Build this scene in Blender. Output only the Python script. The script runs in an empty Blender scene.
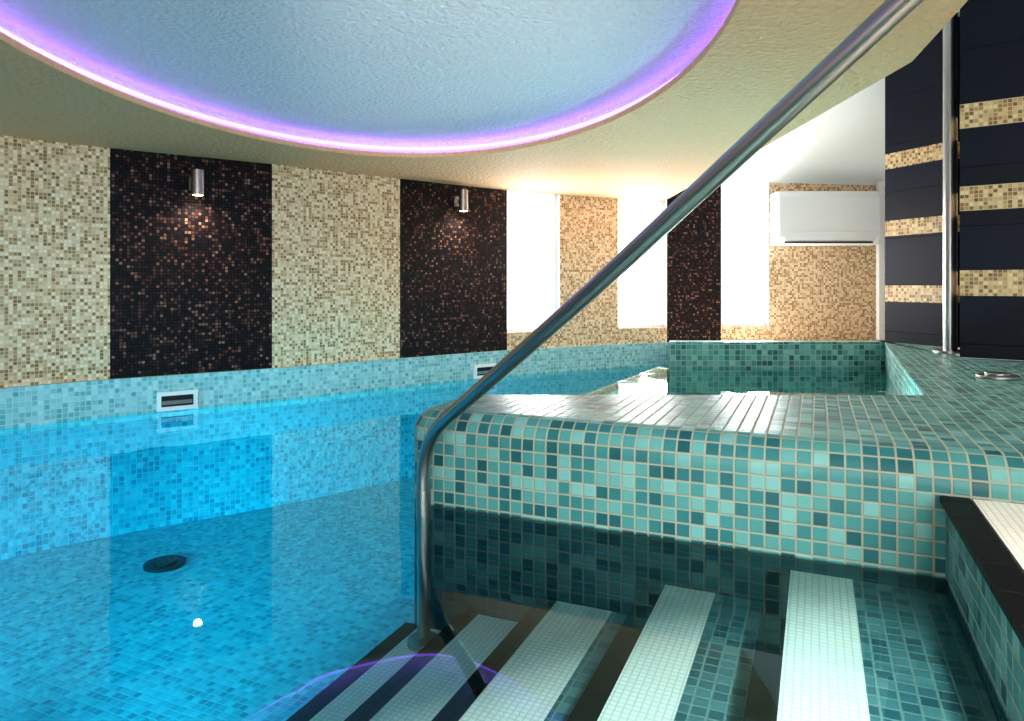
import bpy, bmesh, math
from mathutils import Vector
S=bpy.context.scene
F=700.0; HZ=285.0
def unproj(px,py,Y): return ((px-512)/F*Y, Y, (HZ-py)/F*Y)
# ---------------- levels
ZR=-.46   # pool rim / deck
ZT=-.37   # tub rim
ZW=-.64   # pool water
ZTW=-.54  # tub water
ZF=-1.22  # pool floor
ZC=.67    # soffit
A=math.radians(23.5)
U=Vector((math.cos(A),-math.sin(A))); V=Vector((math.sin(A),math.cos(A))); P0=Vector((-.296,2.07))
def L(u,v): 
    p=P0+U*u+V*v
    return (p.x,p.y)
# ---------------- material helpers
def newmat(n):
    m=bpy.data.materials.new(n); m.use_nodes=True
    nt=m.node_tree; b=nt.nodes['Principled BSDF']; return m,nt,b
def N(nt,t,**k):
    n=nt.nodes.new(t)
    for a,v in k.items(): setattr(n,a,v)
    return n
def mth(nt,op,a,b=None,c=None):
    n=nt.nodes.new('ShaderNodeMath'); n.operation=op
    for i,x in enumerate((a,b,c)):
        if x is None: continue
        if isinstance(x,(int,float)): n.inputs[i].default_value=x
        else: nt.links.new(x,n.inputs[i])
    return n.outputs[0]
def plain(n,col,rough=.5,metal=0,bump=None,emit=None,estr=0,var=0.0):
    m,nt,b=newmat(n)
    b.inputs['Base Color'].default_value=(*col,1); b.inputs['Roughness'].default_value=rough; b.inputs['Metallic'].default_value=metal
    tc=N(nt,'ShaderNodeTexCoord'); no=N(nt,'ShaderNodeTexNoise'); nt.links.new(tc.outputs['Object'],no.inputs['Vector'])
    no.inputs['Scale'].default_value=bump[0] if bump else 30; no.inputs['Detail'].default_value=4
    if bump:
        bp=N(nt,'ShaderNodeBump'); bp.inputs['Strength'].default_value=bump[1]; bp.inputs['Distance'].default_value=bump[2]
        nt.links.new(no.outputs['Fac'],bp.inputs['Height']); nt.links.new(bp.outputs[0],b.inputs['Normal'])
    if var:
        mx=N(nt,'ShaderNodeMixRGB'); mx.inputs[1].default_value=(*[c*(1-var) for c in col],1); mx.inputs[2].default_value=(*[min(1,c*(1+var)) for c in col],1)
        nt.links.new(no.outputs['Fac'],mx.inputs[0]); nt.links.new(mx.outputs[0],b.inputs['Base Color'])
    if emit:
        b.inputs['Emission Color'].default_value=(*emit,1); b.inputs['Emission Strength'].default_value=estr
    return m
def mosaic(n,pitch,stops,grout,g=.1,rough=.25,bump=.4,spec=.5,py=None):
    m,nt,b=newmat(n)
    uv=N(nt,'ShaderNodeUVMap')
    sep=N(nt,'ShaderNodeSeparateXYZ'); nt.links.new(uv.outputs[0],sep.inputs[0])
    x=mth(nt,'DIVIDE',sep.outputs[0],pitch); y=mth(nt,'DIVIDE',sep.outputs[1],py or pitch)
    cx=mth(nt,'FLOOR',x); cy=mth(nt,'FLOOR',y)
    cmb=N(nt,'ShaderNodeCombineXYZ'); nt.links.new(cx,cmb.inputs[0]); nt.links.new(cy,cmb.inputs[1])
    wn=N(nt,'ShaderNodeTexWhiteNoise',noise_dimensions='2D'); nt.links.new(cmb.outputs[0],wn.inputs['Vector'])
    cr=N(nt,'ShaderNodeValToRGB'); cr.color_ramp.interpolation='LINEAR'
    e=cr.color_ramp.elements
    e[0].position=stops[0][0]; e[0].color=(*stops[0][1],1); e[1].position=stops[-1][0]; e[1].color=(*stops[-1][1],1)
    for p,c in stops[1:-1]:
        k=e.new(p); k.color=(*c,1)
    nt.links.new(wn.outputs['Value'],cr.inputs[0])
    def edge(v):
        f=mth(nt,'FRACT',v); return mth(nt,'MINIMUM',f,mth(nt,'SUBTRACT',1.0,f))
    d=mth(nt,'MINIMUM',edge(x),edge(y))
    mr=N(nt,'ShaderNodeMapRange',interpolation_type='SMOOTHSTEP'); mr.inputs[1].default_value=g*.35; mr.inputs[2].default_value=g*.75
    nt.links.new(d,mr.inputs[0])
    mx=N(nt,'ShaderNodeMixRGB'); mx.inputs[1].default_value=(*grout,1); nt.links.new(mr.outputs[0],mx.inputs[0]); nt.links.new(cr.outputs[0],mx.inputs[2])
    nt.links.new(mx.outputs[0],b.inputs['Base Color'])
    rr=N(nt,'ShaderNodeMapRange'); rr.inputs[3].default_value=.8; rr.inputs[4].default_value=rough; nt.links.new(mr.outputs[0],rr.inputs[0]); nt.links.new(rr.outputs[0],b.inputs['Roughness'])
    b.inputs['Specular IOR Level'].default_value=spec
    bp=N(nt,'ShaderNodeBump'); bp.inputs['Strength'].default_value=bump; bp.inputs['Distance'].default_value=.004
    nt.links.new(mr.outputs[0],bp.inputs['Height']); nt.links.new(bp.outputs[0],b.inputs['Normal'])
    return m
def srgb(r,g,b):
    f=lambda c:((c/255+.055)/1.055)**2.4 if c/255>.04045 else c/255/12.92
    return (f(r),f(g),f(b))
M_beige=mosaic('mosaic_beige',.0165,[(0,srgb(144,100,64)),(.25,srgb(188,148,104)),(.45,srgb(218,186,146)),(.7,srgb(240,212,178)),(1,srgb(252,234,208))],srgb(228,202,168),.16,.35,.3)
M_dark=mosaic('mosaic_dark',.0165,[(0,srgb(12,9,16)),(.5,srgb(26,17,24)),(.75,srgb(60,37,36)),(.92,srgb(112,74,60)),(1,srgb(156,120,100))],srgb(16,12,17),.18,.35,.4,.3)
M_tub=mosaic('mosaic_teal_large',.035,[(0,srgb(30,94,100)),(.2,srgb(52,124,128)),(.45,srgb(74,146,146)),(.75,srgb(96,164,160)),(1,srgb(130,188,184))],srgb(164,170,152),.13,.35,.5,.4)
M_rim=mosaic('mosaic_aqua_rim',.024,[(0,srgb(104,174,180)),(.3,srgb(136,198,202)),(.7,srgb(162,214,218)),(1,srgb(190,230,232))],srgb(186,216,216),.16,.28,.4)
M_pool=mosaic('mosaic_pool_basin',.026,[(0,srgb(24,136,162)),(.4,srgb(44,168,192)),(1,srgb(78,196,214))],srgb(74,190,206),.16,.4,.3)
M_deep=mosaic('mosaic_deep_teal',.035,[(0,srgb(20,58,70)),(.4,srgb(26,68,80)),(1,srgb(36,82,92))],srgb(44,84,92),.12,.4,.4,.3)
M_step=mosaic('mosaic_step_tread',.030,[(0,srgb(46,88,94)),(.4,srgb(68,112,116)),(1,srgb(98,140,140))],srgb(118,146,140),.14,.4,.4)
M_nose=mosaic('nosing_white',.014,[(0,srgb(248,242,226)),(1,srgb(254,250,238))],srgb(228,222,206),.2,.5,.5)
M_black=mosaic('nosing_black',.12,[(0,srgb(3,3,6)),(1,srgb(5,5,8))],srgb(22,22,28),.03,.45,.3,.2)
M_navy=mosaic('tile_navy',.60,[(0,srgb(8,12,28)),(1,srgb(11,17,38))],srgb(3,4,10),.012,.5,.2,.25,.30)
M_band=mosaic('mosaic_band',.020,[(0,srgb(110,72,40)),(.3,srgb(160,112,70)),(.6,srgb(198,156,106)),(1,srgb(228,200,154))],srgb(205,180,140),.16,.3,.3)
M_soff=plain('plaster_tan',srgb(236,184,140),.75,0,(45,.7,.025),var=.1)
M_dome=plain('plaster_dome',srgb(224,226,230),.8,0,(55,.7,.025),var=.08)
M_white=plain('paint_white',srgb(246,246,244),.6,0,(120,.1,.004))
M_plast=plain('plastic_white',srgb(250,250,250),.3)
M_dkp=plain('plastic_dark',srgb(30,30,32),.4)
M_steel=plain('steel_brushed',(.42,.41,.40),.30,1.0,(200,.05,.002))
M_pane=plain('frosted_window_pane',(.95,.97,1),.4,0,None,(1,.99,.98),1.3)
M_led=plain('led_strip_purple',(.5,.3,.8),.5,0,None,(.42,.15,.90),4.4)
M_lens=plain('lamp_lens_warm',(1,.9,.7),.4,0,None,(1,.78,.45),14)
M_floor=mosaic('floor_tile_cream',.3,[(0,srgb(215,205,185)),(1,srgb(228,218,200))],srgb(180,172,155),.02,.4,.2)
def water(n,tint,ior,bs,refl):
    m=bpy.data.materials.new(n); m.use_nodes=True; nt=m.node_tree; nt.nodes.clear()
    o=N(nt,'ShaderNodeOutputMaterial'); mx=N(nt,'ShaderNodeMixShader'); fr=N(nt,'ShaderNodeFresnel'); fr.inputs['IOR'].default_value=ior
    tr=N(nt,'ShaderNodeBsdfTransparent'); tr.inputs[0].default_value=(*tint,1)
    gl=N(nt,'ShaderNodeBsdfGlossy'); gl.inputs['Roughness'].default_value=.015; gl.inputs[0].default_value=(*refl,1)
    tc=N(nt,'ShaderNodeTexCoord'); no=N(nt,'ShaderNodeTexNoise'); no.inputs['Scale'].default_value=3.0; no.inputs['Detail'].default_value=1.5
    nt.links.new(tc.outputs['Object'],no.inputs['Vector'])
    bp=N(nt,'ShaderNodeBump'); bp.inputs['Strength'].default_value=bs; bp.inputs['Distance'].default_value=.02
    nt.links.new(no.outputs['Fac'],bp.inputs['Height']); nt.links.new(bp.outputs[0],gl.inputs['Normal'])
    nt.links.new(fr.outputs[0],mx.inputs[0]); nt.links.new(tr.outputs[0],mx.inputs[1]); nt.links.new(gl.outputs[0],mx.inputs[2]); nt.links.new(mx.outputs[0],o.inputs[0])
    return m
M_water=water('pool_water_mat',(.77,.96,.99),1.44,.10,(.66,.95,1))
M_twater=water('tub_water_mat',(.88,.99,.99),1.40,.3,(.9,1,1))
# ---------------- mesh builder
class MB:
    def __init__(s): s.v=[];s.f=[];s.uv=[];s.mi=[];s.mats=[]
    def m(s,mat):
        if mat not in s.mats: s.mats.append(mat)
        return s.mats.index(mat)
    def face(s,pts,uvs,mat):
        i=len(s.v); s.v+= [tuple(p) for p in pts]; s.f.append(list(range(i,i+len(pts)))); s.uv.append(uvs); s.mi.append(s.m(mat))
    def quadwall(s,a,b,z0,z1,mat,u0=0,flip=False):
        d=math.dist(a,b); P=[(a[0],a[1],z0),(b[0],b[1],z0),(b[0],b[1],z1),(a[0],a[1],z1)]; Q=[(u0,z0),(u0+d,z0),(u0+d,z1),(u0,z1)]
        if flip: P.reverse();Q.reverse()
        s.face(P,Q,mat); return u0+d
    def flat(s,pts,z,mat,uvs=None,down=False):
        P=[(p[0],p[1],z) for p in pts]; Q=uvs or [((Vector(p)-P0).dot(U)+10,(Vector(p)-P0).dot(V)+10) for p in pts]
        if down: P.reverse(); Q=list(reversed(Q))
        s.face(P,Q,mat)
    def prism(s,pts,z0,z1,mat,top=None,bottom=True):
        u=10
        for i in range(len(pts)): u=s.quadwall(pts[i],pts[(i+1)%len(pts)],z0,z1,mat,u)
        s.flat(pts,z1,top or mat)
        if bottom: s.flat(pts,z0,mat,down=True)
    def box(s,c,d,mat,ax=(1,0)):
        ax=Vector(ax).normalized(); ay=Vector((-ax.y,ax.x)); c2=Vector(c[:2])
        pts=[tuple(c2+ax*sx*d[0]/2+ay*sy*d[1]/2) for sx,sy in((-1,-1),(1,-1),(1,1),(-1,1))]
        s.prism(pts,c[2]-d[2]/2,c[2]+d[2]/2,mat)
    def cyl(s,c,r,z0,z1,mat,n=32,top=None,bot=None):
        ring=[(c[0]+r*math.cos(2*math.pi*i/n),c[1]+r*math.sin(2*math.pi*i/n)) for i in range(n)]
        for i in range(n): s.quadwall(ring[i],ring[(i+1)%n],z0,z1,mat)
        s.flat(ring,z1,top or mat); s.flat(ring,z0,bot or mat,down=True)
    def build(s,name,smooth=False,bevel=0,weld=True,recalc=False):
        me=bpy.data.meshes.new(name); me.from_pydata(s.v,[],s.f)
        for m in s.mats: me.materials.append(m)
        ul=me.uv_layers.new(name='UVMap')
        for p,uvs,mi in zip(me.polygons,s.uv,s.mi):
            p.material_index=mi
            for li,q in zip(p.loop_indices,uvs): ul.data[li].uv=q
        bm=bmesh.new(); bm.from_mesh(me)
        if weld: bmesh.ops.remove_doubles(bm,verts=bm.verts,dist=1e-5)
        if recalc: bmesh.ops.recalc_face_normals(bm,faces=bm.faces)
        bm.to_mesh(me); bm.free()
        ob=bpy.data.objects.new(name,me); S.collection.objects.link(ob)
        if bevel:
            b=ob.modifiers.new('b','BEVEL'); b.width=bevel; b.segments=3; b.limit_method='ANGLE'
        if smooth:
            for p in me.polygons: p.use_smooth=True
            me.set_sharp_from_angle(angle=math.radians(38))
        return ob
def catmull(pts,n):
    P=[Vector(p) for p in pts]; out=[]
    for i in range(len(P)-1):
        p0=P[i-1] if i>0 else 2*P[0]-P[1]; p1=P[i];p2=P[i+1]; p3=P[i+2] if i+2<len(P) else 2*P[-1]-P[-2]
        for k in range(n):
            t=k/n; out.append(.5*((2*p1)+(p2-p0)*t+(2*p0-5*p1+4*p2-p3)*t*t+(3*p1-p0-3*p2+p3)*t**3))
    out.append(P[-1]); return out
# ---------------- far wall
tab=[(0,3.126),(110,3.425),(272,3.88),(400,4.41),(507,4.95),(560,5.2),(618,5.45),(667,5.63),(721,5.72),(769,5.76),(900,5.8)]
nodes=[(-3.35,-1.0),(-3.35,1.2),(-3.0,2.35)]+[((x-512)/F*y,y) for x,y in tab]
kinds=['beige','dark','beige','beige','dark','beige','dark','win','beige','win','dark','win','beige']
n=6; path=catmull(nodes,n)
WT=.95
wl=MB(); wr=MB(); strip=MB(); arc=20.0; zs=-.34
def nrm(a,b):
    d=(b-a).normalized(); return Vector((d.y,-d.x))   # toward room
wins=[]
for i,k in enumerate(kinds):
    seg=path[i*n:(i+1)*n+1]
    mb=wl if i<7 else wr
    if k=='win':
        a,b=seg[0],seg[-1]; mb.quadwall(a,b,ZR,zs,M_beige,arc); nn=nrm(a,b); a2=a-nn*.07; b2=b-nn*.07
        mb.face([(a.x,a.y,zs),(b.x,b.y,zs),(b2.x,b2.y,zs),(a2.x,a2.y,zs)],[(0,0)]*4,M_white)
        mb.quadwall(a,a2,zs,WT,M_white); mb.quadwall(b2,b,zs,WT,M_white)
        wins.append((a,b,nn)); arc+=math.dist(a,b)
    else:
        mat=M_beige if k=='beige' else M_dark
        for a,b in zip(seg,seg[1:]): arc=mb.quadwall(a,b,ZR,WT,mat,arc)
wl.build('wall_left'); wr.build('wall_back')
for j,(a,b,nn) in enumerate(wins):
    w=MB(); a2=a-nn*.06;b2=b-nn*.06; d=(b2-a2).normalized(); z1=WT
    w.quadwall(a2,b2,zs,z1,M_pane)
    fr=.022
    for (p,q) in ((a2,a2+d*fr),(b2-d*fr,b2)):
        pts=[p,q,q+nn*.02,p+nn*.02]; w.prism([tuple(x) for x in reversed(pts)],zs,z1,M_plast)
    pts=[a2,b2,b2+nn*.02,a2+nn*.02]; w.prism([tuple(x) for x in reversed(pts)],zs,zs+fr,M_plast)
    w.build(f'window_{j+1}',recalc=False)
    ld=bpy.data.lights.new('daylight','AREA'); ld.shape='RECTANGLE'; ld.size=math.dist(a,b)*.9; ld.size_y=.9; ld.energy=19; ld.color=(1,.985,.97)
    lo=bpy.data.objects.new(f'daylight_window_{j+1}',ld); S.collection.objects.link(lo)
    c=(a+b)/2+nn*.0; lo.location=(c.x,c.y,.10); lo.rotation_euler=Vector((nn.x,nn.y,0)).to_track_quat('-Z','Z').to_euler()
# pool rim + basin walls
rp=path[:11*n+1]; arc=0
off=[p+nrm(rp[max(0,i-1)],rp[min(len(rp)-1,i+1)])*.03 for i,p in enumerate(rp)]
for i in range(len(rp)-1):
    a,b=off[i],off[i+1]; d=math.dist(a,b)
    strip.face([(a.x,a.y,ZR),(b.x,b.y,ZR),(rp[i+1].x,rp[i+1].y,ZR),(rp[i].x,rp[i].y,ZR)],[(arc,0),(arc+d,0),(arc+d,.03),(arc,.03)],M_rim)
    strip.quadwall(a,b,ZW-.03,ZR,M_rim,arc); strip.quadwall(a,b,ZF,ZW-.03,M_pool,arc); arc+=d
strip.build('pool_rim')
fl=MB(); fl.flat([(-3.4,-1.0),(3.2,-1.0),(3.2,6.0),(-3.4,6.0)],ZF,M_pool); fl.build('pool_floor')
nw=MB(); nw.quadwall((-3.4,-1.0),(3.2,-1.0),ZF,ZR,M_pool,0,True); nw.build('wall_pool_near')
# ---------------- water
wp=[tuple(p) for p in off[:-1]]+[(1.275,5.6),L(.13,2.86),L(-.03,.3),L(-.03,.05),L(.05,0),L(1.354,0),L(1.354,-2.6),(.2,-1.0)]
w=MB(); w.face([(p[0],p[1],ZW) for p in reversed(wp)],[(0,0)]*len(wp),M_water); wo=w.build('pool_water')
bm=bmesh.new(); bm.from_mesh(wo.data); bmesh.ops.triangulate(bm,faces=bm.faces,ngon_method='EAR_CLIP'); bm.to_mesh(wo.data); bm.free()
# ---------------- hot tub
t=MB(); R=.075; rc=.10; UL=-.035
pp=[]; 
def addp(u,v,nu,nv): pp.append((Vector(L(u,v)),U*nu+V*nv))
addp(UL,.33,-1,0); addp(UL,rc,-1,0)
for i in range(1,10):
    th=math.pi/2*i/9; addp(UL+rc-rc*math.cos(th),rc-rc*math.sin(th),-math.cos(th),-math.sin(th))
addp(2.8,0,0,-1)
prof=[]; 
for i in range(9):
    ph=math.pi/2*i/8; prof.append((R-R*math.sin(ph),ZT-R+R*math.cos(ph),R*ph))
prof.append((0,ZW-.004,prof[-1][2]+(ZT-R-ZW+.004)))
prof.append((0,ZF,prof[-1][2]+(ZW-.004-ZF)))
arcs=[0]
for (a,_),(b,_) in zip(pp,pp[1:]): arcs.append(arcs[-1]+math.dist(a,b))
cst=arcs[-1]-2.8
for i in range(len(pp)-1):
    for j in range(len(prof)-1):
        q=[]; uvq=[]
        for (ii,jj) in ((i,j+1),(i+1,j+1),(i+1,j),(i,j)):
            p,nn=pp[ii]; o,z,s=prof[jj]; x=p-nn*o; q.append((x.x,x.y,z)); uvq.append((arcs[ii]+10,-s+10))
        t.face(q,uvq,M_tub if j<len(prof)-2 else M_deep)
hA,hB,hC,hD=(.05,.34),(1.43,.93),(1.505,3.35),(.22,2.79)
def topf(lst,mat=M_tub): t.flat([L(*p) for p in lst],ZT,mat,[(p[0]+cst+10,p[1]-R+10) for p in lst])
inner=[tuple((Vector(p)-nn*R)) for p,nn in pp]
pl=[(UL+R,.33)]+[(((Vector(p)-P0).dot(U)),((Vector(p)-P0).dot(V))) for p in inner[1:]]
def loc(p): 
    q=Vector(p)-P0; return (q.dot(U),q.dot(V))
topf(pl+[(2.8,.60),loc((2.95,3.07)),loc((2.29,3.575)),hB,hA])
topf([hB,loc((2.29,3.575)),loc((2.56,4.14)),loc((2.43,4.55)),loc((2.43,4.68)),(1.505,3.47),hC])
topf([hD,hC,(1.505,3.47),(.20,2.93)])
zi=-.70
def wq(a,b,z0,z1,mat,u0=10): return t.quadwall(L(*a),L(*b),z0,z1,mat,u0)
u=10
for a,b in ((hB,hA),(hC,hB),(hD,hC)): u=wq(a,b,zi,ZT,M_tub,u)
wq(hA,(UL,.33),ZF,ZT-R,M_tub); wq(hA,(UL+R,.33),ZT-R,ZT,M_tub)
wq((1.505,3.47),(.20,2.93),ZF,ZT,M_tub)
t.prism([L(UL,.33),L(.05,.33),L(.22,2.82),L(.13,2.9)],ZF,ZTW-.006,M_rim)
t.flat([L(*p) for p in (hA,hB,hC,hD)],zi,M_rim)
t.build('hot_tub',smooth=True)
w=MB(); w.flat([L(*p) for p in ((UL,.345),(.055,.35),(1.43,.93),(1.505,3.35),(.22,2.79),(.13,2.86))],ZTW,M_twater); w.build('hot_tub_water')
b=MB(); b.cyl((1.93,2.78),.075,ZT,ZT+.012,M_steel,32); b.cyl((1.93,2.78),.045,ZT+.012,ZT+.022,M_steel,32); b.build('air_button',smooth=True,bevel=.003)
# ---------------- deck
d=MB()
e0,e1=-2.0,-.002
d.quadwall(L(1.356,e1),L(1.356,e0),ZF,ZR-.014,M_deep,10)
d.quadwall(L(1.3555,e1),L(1.3555,e0),ZW-.002,ZR-.014,M_tub,10)
d.prism([L(1.345,e0),L(1.40,e0),L(1.40,e1),L(1.345,e1)],ZR-.014,ZR,M_black)
d.prism([L(1.405,e0),L(1.56,e0),L(1.56,e1),L(1.405,e1)],ZR-.014,ZR-.001,M_nose)
d.prism([L(1.56,e0),L(2.8,e0),L(2.8,e1),L(1.56,e1)],ZF,ZR-.004,M_floor)
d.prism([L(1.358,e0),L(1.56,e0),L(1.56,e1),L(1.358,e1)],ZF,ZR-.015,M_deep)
d.build('pool_deck')
d=MB(); d.flat([L(1.5,3.48),L(2.8,3.48),(3.8,5.85),(1.3,5.85),(1.25,5.2),L(.2,2.95)],ZR-.002,M_floor); d.build('floor')
# ---------------- steps
st=MB(); us=[1.013,.719,.428,.192,.0]; zz=[-.672,-.757,-.85,-.93,-1.0]
ur=1.354
for u0,z,wd_ in zip(us,zz,(.160,.150,.180,.175,.17)):
    lo=-2.0; hi=-.002
    st.prism([L(u0,lo),L(ur,lo),L(ur,hi),L(u0,hi)],ZF,z-.02,M_step)
    st.prism([L(u0-.020,lo),L(u0+.028,lo),L(u0+.028,hi),L(u0-.020,hi)],z-.04,z,M_black)
    st.prism([L(u0+.028,lo),L(u0+wd_,lo),L(u0+wd_,hi),L(u0+.028,hi)],z-.02,z-.001,M_nose)
    st.prism([L(u0+wd_,lo),L(ur,lo),L(ur,hi),L(u0+wd_,hi)],z-.02,z-.002,M_step)
    ur=u0
st.build('pool_steps',weld=False)
x,y,_=unproj(165,563,3.05)
b=MB(); b.cyl((x,y),.085,ZF,ZF+.012,M_dkp,32); b.cyl((x,y),.05,ZF+.012,ZF+.02,M_dkp,24)
b.build('floor_drain',smooth=True)
# ---------------- soffit with oval recess
def oval(grow,n=96):
    out=[]; rt=math.radians(4)
    for i in range(n):
        a=2*math.pi*i/n; x=(.985+grow)*math.cos(a); y=(1.57+grow)*math.sin(a)
        out.append((-.425+x*math.cos(rt)-y*math.sin(rt),2.11+x*math.sin(rt)+y*math.cos(rt)))
    return out
outer=[(p.x,p.y) for p in path[:10*n]]+[(1.21,5.75),(1.215,4.7),(1.23,3.7),(1.2,2.1),(1.06,1.6),(1.0,-1.0)]
inn=oval(0)
bm=bmesh.new()
def loop(pts,z):
    vs=[bm.verts.new((p[0],p[1],z)) for p in pts]; return vs,[bm.edges.new((vs[i],vs[(i+1)%len(vs)])) for i in range(len(vs))]
_,ed1=loop(outer,ZC); _,ed2=loop(inn,ZC)
bmesh.ops.triangle_fill(bm,edges=ed1+ed2,use_beauty=True,normal=(0,0,-1))
me=bpy.data.meshes.new('ceiling'); bm.to_mesh(me); bm.free(); me.materials.append(M_soff)
ob=bpy.data.objects.new('ceiling',me); S.collection.objects.link(ob)
c=MB(); H=.095
lip=oval(0); side=oval(.07); cn=len(lip)
for i in range(cn):
    j=(i+1)%cn
    c.quadwall(lip[j],lip[i],ZC,ZC+.022,M_soff)
    c.face([(*lip[i],ZC+.022),(*lip[j],ZC+.022),(*side[j],ZC+.022),(*side[i],ZC+.022)],[(0,0)]*4,M_dome)
    c.quadwall(side[j],side[i],ZC+.022,ZC+H,M_dome)
rings=[(.07,H),(-.1,H+.015),(-.35,H+.03),(-.7,H+.04)]
prev=side;ph=H
for g,h in rings[1:]:
    cur=oval(g)
    for i in range(cn):
        j=(i+1)%cn
        c.face([(*prev[j],ZC+ph),(*prev[i],ZC+ph),(*cur[i],ZC+h),(*cur[j],ZC+h)],[(0,0)]*4,M_dome)
    prev=cur;ph=h
c.flat(prev,ZC+ph,M_dome,down=True)
c.build('ceiling_recess',smooth=True)
cu=bpy.data.curves.new('led_strip','CURVE'); cu.dimensions='3D'; cu.bevel_depth=.009
sp=cu.splines.new('POLY'); pts=oval(.056); sp.points.add(len(pts)-1)
for q,p in zip(sp.points,pts): q.co=(p[0],p[1],ZC+.056,1)
sp.use_cyclic_u=True; cu.materials.append(M_led)
S.collection.objects.link(bpy.data.objects.new('led_strip',cu))
# upper ceiling
c=MB()
c.face([(1.0,5.9,.76),(4.2,5.9,.76),(4.2,4.5,1.6),(1.0,4.5,1.6)],[(0,0)]*4,M_white)
c.face([(1.0,4.5,1.6),(4.2,4.5,1.6),(4.2,-1,1.6),(1.0,-1,1.6)],[(0,0)]*4,M_white)
ed=[(1.21,5.75),(1.215,4.7),(1.23,3.7),(1.2,2.1),(1.06,1.6),(1.0,-1.0)]
for a,b2 in zip(ed,ed[1:]): c.quadwall(a,b2,ZC,1.62,M_white)
c.build('ceiling_upper')
c=MB(); c.flat([(-3.6,-1),(4.3,-1),(4.3,6.1),(-3.6,6.1)],1.7,M_white,down=True); c.build('roof_light_block')  # unseen plane added over everything to stop world light leaking through gaps
# ---------------- right walls
def striped(mb,a,b,bands,z0,z1,u0=0):
    z=z0
    for zc,h in sorted(bands):
        mb.quadwall(a,b,z,zc-h/2,M_navy,u0); mb.quadwall(a,b,zc-h/2,zc+h/2,M_band,u0); z=zc+h/2
    return mb.quadwall(a,b,z,z1,M_navy,u0)
w=MB(); bA=[(.80,.10),(.365,.10),(-.055,.105)]; bB=[(.86,.125),(.44,.125),(.01,.13)]
striped(w,(2.43,4.56),(2.58,4.15),bA,ZT,1.59,.1)
striped(w,(3.4,4.9),(2.43,4.56),bA,ZT,1.59,.1)
striped(w,(2.58,4.15),(2.9,4.15),bA,ZT,1.59,.1)
w.build('wall_right')
w=MB()
striped(w,(2.29,3.58),(3.1,2.963),bB,ZT+.001,1.59,.1)
striped(w,(2.72,4.14),(2.29,3.58),bB,ZT+.001,1.59,.1)
w.build('wall_right_pier')
b=MB(); b.cyl((2.41,3.85),.035,ZT,1.6,M_steel,32); b.cyl((2.41,3.85),.085,ZT,ZT+.012,M_steel,32); b.build('steel_column',smooth=True)
b=MB(); b.box((3.02,5.74,.2),(.05,.05,1.3),M_white); b.build('trim_1',bevel=.005)
# ---------------- AC unit
ac=bpy.data.objects.new('air_conditioner',None); S.collection.objects.link(ac)
def child(mb,name,**k):
    o=mb.build(name,**k); o.parent=ac; return o
b=MB(); X0,X1=2.12,2.93; y0,y1=5.56,5.75; za,zb=.32,.75
pr=[(y1,za),(y0+.05,za),(y0,za+.06),(y0,zb-.05),(y0+.03,zb),(y1,zb)]
for i in range(len(pr)):
    p,q=pr[i],pr[(i+1)%len(pr)]; b.face([(X0,p[0],p[1]),(X1,p[0],p[1]),(X1,q[0],q[1]),(X0,q[0],q[1])][::-1],[(0,0)]*4,M_plast)
b.face([(X0,p[0],p[1]) for p in pr],[(0,0)]*6,M_plast); b.face([(X1,p[0],p[1]) for p in reversed(pr)],[(0,0)]*6,M_plast)
child(b,'housing',bevel=.01,recalc=True)
b=MB(); b.box(((X0+X1)/2,y0+.022,za+.02),(.7,.012,.012),M_dkp); child(b,'air_outlet')
b=MB(); b.box(((X0+X1)/2,y0-.003,za+.10),(.78,.008,.006),M_white); b.box(((X0+X1)/2,y0+.005,za+.05),(.72,.01,.03),M_plast); child(b,'louver',bevel=.002)
# ---------------- wall lamps
def wallpt(px):
    for i in range(len(path)-1):
        a,b=path[i],path[i+1]
        pa=512+F*a.x/a.y if a.y>.5 else -9999; pb=512+F*b.x/b.y if b.y>.5 else -9999
        if pa<=px<=pb:
            k=(px-pa)/(pb-pa); return a+(b-a)*k,nrm(a,b),(b-a).normalized()
for px,yt,yb in ((195,170,195),(457,190,211)):
    p,nn,tt=wallpt(px); c=p+nn*.075; z1=(HZ-yt)/F*c.y; z0=(HZ-yb)/F*c.y
    b=MB(); b.cyl(c,.031,z0,z1,M_steel,32,bot=M_steel); b.cyl(c,.024,z0-.002,z0+.001,M_lens,24)
    b.box((*(p+nn*.03),(z0+z1)/2),(.03,.06,.03),M_steel,tt); b.box((*(p+nn*.006),(z0+z1)/2),(.06,.012,.07),M_steel,tt)
    b.build('wall_lamp',smooth=True)
    ld=bpy.data.lights.new('lamp_spot','SPOT'); ld.energy=7; ld.color=(1,.86,.68); ld.spot_size=math.radians(150); ld.spot_blend=1; ld.shadow_soft_size=.02
    lo=bpy.data.objects.new('wall_lamp_light',ld); S.collection.objects.link(lo); lo.location=(c.x,c.y,z0-.01)
# ---------------- skimmers
for px in (176,482):
    p,nn,tt=wallpt(px); p=p+nn*.031
    b=MB(); zc=-.588; W=.19; h=.095
    for dx,dz,ww,hh in ((0,h/2-.01,W,.02),(0,-h/2+.01,W,.02),(-W/2+.01,0,.02,h-.04),(W/2-.01,0,.02,h-.04)):
        q=p+tt*dx+nn*.008; b.box((q.x,q.y,zc+dz),(ww,.016,hh),M_plast,tt)
    q=p+nn*.003; b.box((q.x,q.y,zc),(W-.04,.006,h-.04),M_dkp,tt)
    q=p+nn*.008; b.box((q.x,q.y,zc-.008),(W-.05,.006,.02),M_steel,tt)
    b.build('pool_skimmer')
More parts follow.
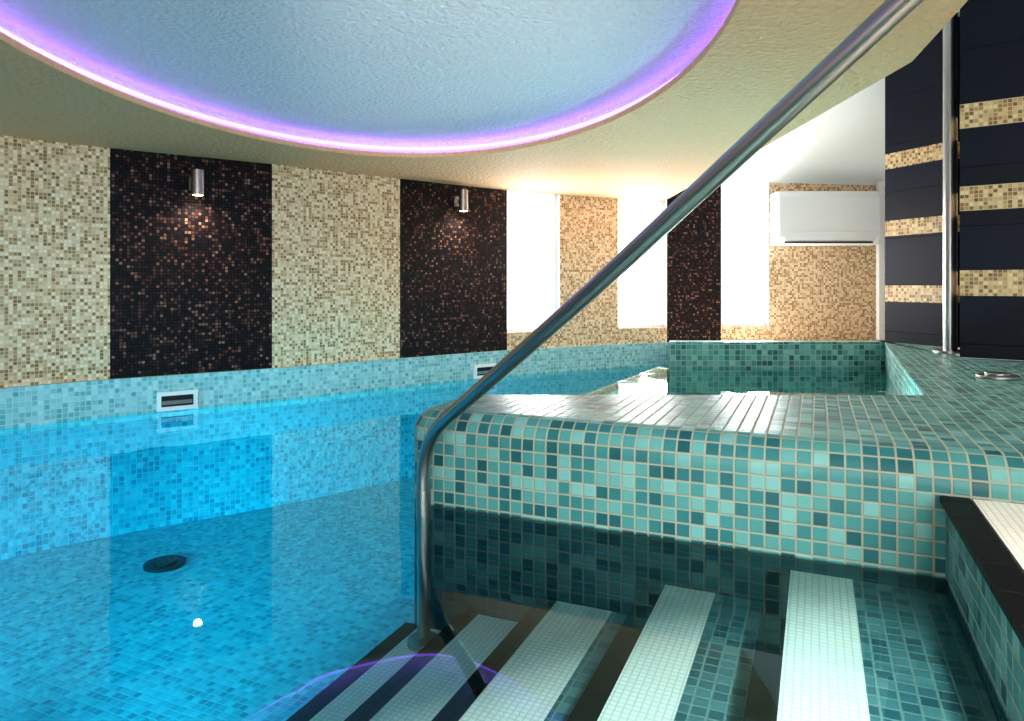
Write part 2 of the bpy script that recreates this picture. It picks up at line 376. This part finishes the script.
# ---------------- handrail
def rounded(P,rad):
    out=[P[0]]
    for a,b2,c2 in zip(P,P[1:],P[2:]):
        d1=(a-b2); d2=(c2-b2); r=min(rad,d1.length*.45,d2.length*.45); s=b2+d1.normalized()*r; e=b2+d2.normalized()*r
        for k in range(9):
            q=k/8; out.append((1-q)**2*s+2*q*(1-q)*b2+q*q*e)
    out.append(P[-1]); return out
hr=bpy.data.objects.new('handrail',None); S.collection.objects.link(hr)
def tube(name,pts,r,mat=M_steel):
    cu=bpy.data.curves.new(name,'CURVE'); cu.dimensions='3D'; cu.bevel_depth=r; cu.bevel_resolution=8; cu.use_fill_caps=True
    sp=cu.splines.new('POLY'); sp.points.add(len(pts)-1)
    for q,p in zip(sp.points,pts): q.co=(*p,1)
    sp.use_smooth=True
    cu.materials.append(mat); o=bpy.data.objects.new(name,cu); S.collection.objects.link(o); o.parent=hr; return o
P=[Vector((-.246,1.95,-1.0)),Vector((-.248,1.95,-.43)),Vector((.175,1.475,-.005)),Vector((.561,1.0,.407)),Vector((.80,.70,.66)),Vector((.98,.66,.6)),Vector((.98,.66,ZR))]
tube('rail_tube',rounded(P,.12),.0185)
tube('sleeve',[Vector((-.2465,1.95,-.655)),Vector((-.247,1.95,-.57))],.021)
b=MB(); b.cyl((-.246,1.95),.045,-1.0,-.985,M_steel,32); o=b.build('base_flange',smooth=True); o.parent=hr
b=MB(); b.cyl((.98,.66),.045,ZR,ZR+.012,M_steel,32); o=b.build('deck_flange',smooth=True); o.parent=hr
# ---------------- lamps
def spot(name,loc,tgt,ang,en,col,rad=.06,bl=.5):
    ld=bpy.data.lights.new(name,'SPOT'); ld.spot_size=math.radians(ang); ld.spot_blend=bl; ld.energy=en; ld.color=col; ld.shadow_soft_size=rad
    lo=bpy.data.objects.new(name,ld); S.collection.objects.link(lo); lo.location=loc
    lo.rotation_euler=(Vector(tgt)-Vector(loc)).to_track_quat('-Z','Z').to_euler(); return lo
spot('underwater_light',(-.6,.35,-.78),(-2.0,2.9,-1.05),76,130,(.015,.70,.96),.06,1.0)
spot('underwater_light.001',(-2.9,.9,-.78),(-1.7,2.8,-1.2),55,380,(.015,.74,.96),.06,.9)
spot('underwater_light.002',(-.95,.3,-.75),(-.9,4.0,-1.15),34,360,(.03,.78,.96),.06,.8)
ld=bpy.data.lights.new('hot_tub_fill','POINT'); ld.energy=14; ld.color=(.45,1,1); ld.shadow_soft_size=.03  # added fill that lightens the tub water, no actual fixture
lo=bpy.data.objects.new('hot_tub_fill',ld); S.collection.objects.link(lo); lo.location=(1.1,2.9,-.62)
def area(name,loc,tgt,sx,sy,en,col):
    ld=bpy.data.lights.new(name,'AREA'); ld.shape='RECTANGLE'; ld.size=sx; ld.size_y=sy; ld.energy=en; ld.color=col
    lo=bpy.data.objects.new(name,ld); S.collection.objects.link(lo); lo.location=loc
    lo.rotation_euler=(Vector(tgt)-Vector(loc)).to_track_quat('-Z','Z').to_euler(); return lo
area('soft_fill',(-.4,-2.2,.1),(-.3,3,.25),4.0,1.4,90,(1,.95,.90))  # added broad fill from behind the camera, no actual window there
area('soft_fill.001',(2.1,-.2,1.35),(.7,1.6,-.7),1.2,.9,22,(1,.98,.95))  # added fill from upper right for steps, tub and deck, no actual glazing
spot('step_fill',(1.35,.1,1.5),(.45,1.30,-.8),46,35,(1,1,.97),.12,.7)  # added spot to brighten the steps, no actual ceiling lamp
spot('step_fill.001',(.62,.25,.64),(.10,1.22,-.95),68,190,(1,.98,.96),.10,1.0)  # second added spot, under the soffit, brightening the step nosings
spot('dome_fill',(-.1,-.3,-.35),(-.10,2.6,.80),32,150,(1,.98,.97),.1,1.0)  # added spot that makes the dome centre bright, no actual lamp
# ---------------- world
wd=bpy.data.worlds.new('World'); S.world=wd; wd.use_nodes=True; wd.node_tree.nodes['Background'].inputs[0].default_value=(.98,.98,1,1); wd.node_tree.nodes['Background'].inputs[1].default_value=.48
# ---------------- camera
cd=bpy.data.cameras.new('camera'); cd.sensor_width=36; cd.lens=36*F/1024; cd.shift_y=-(360.5-HZ)/1024; cd.clip_start=.02
co=bpy.data.objects.new('camera',cd); S.collection.objects.link(co); co.location=(0,0,0); co.rotation_euler=(math.pi/2,0,0); S.camera=co
S.view_settings.view_transform='Standard'
try: S.view_settings.look='Medium High Contrast'
except Exception as e: print(e)
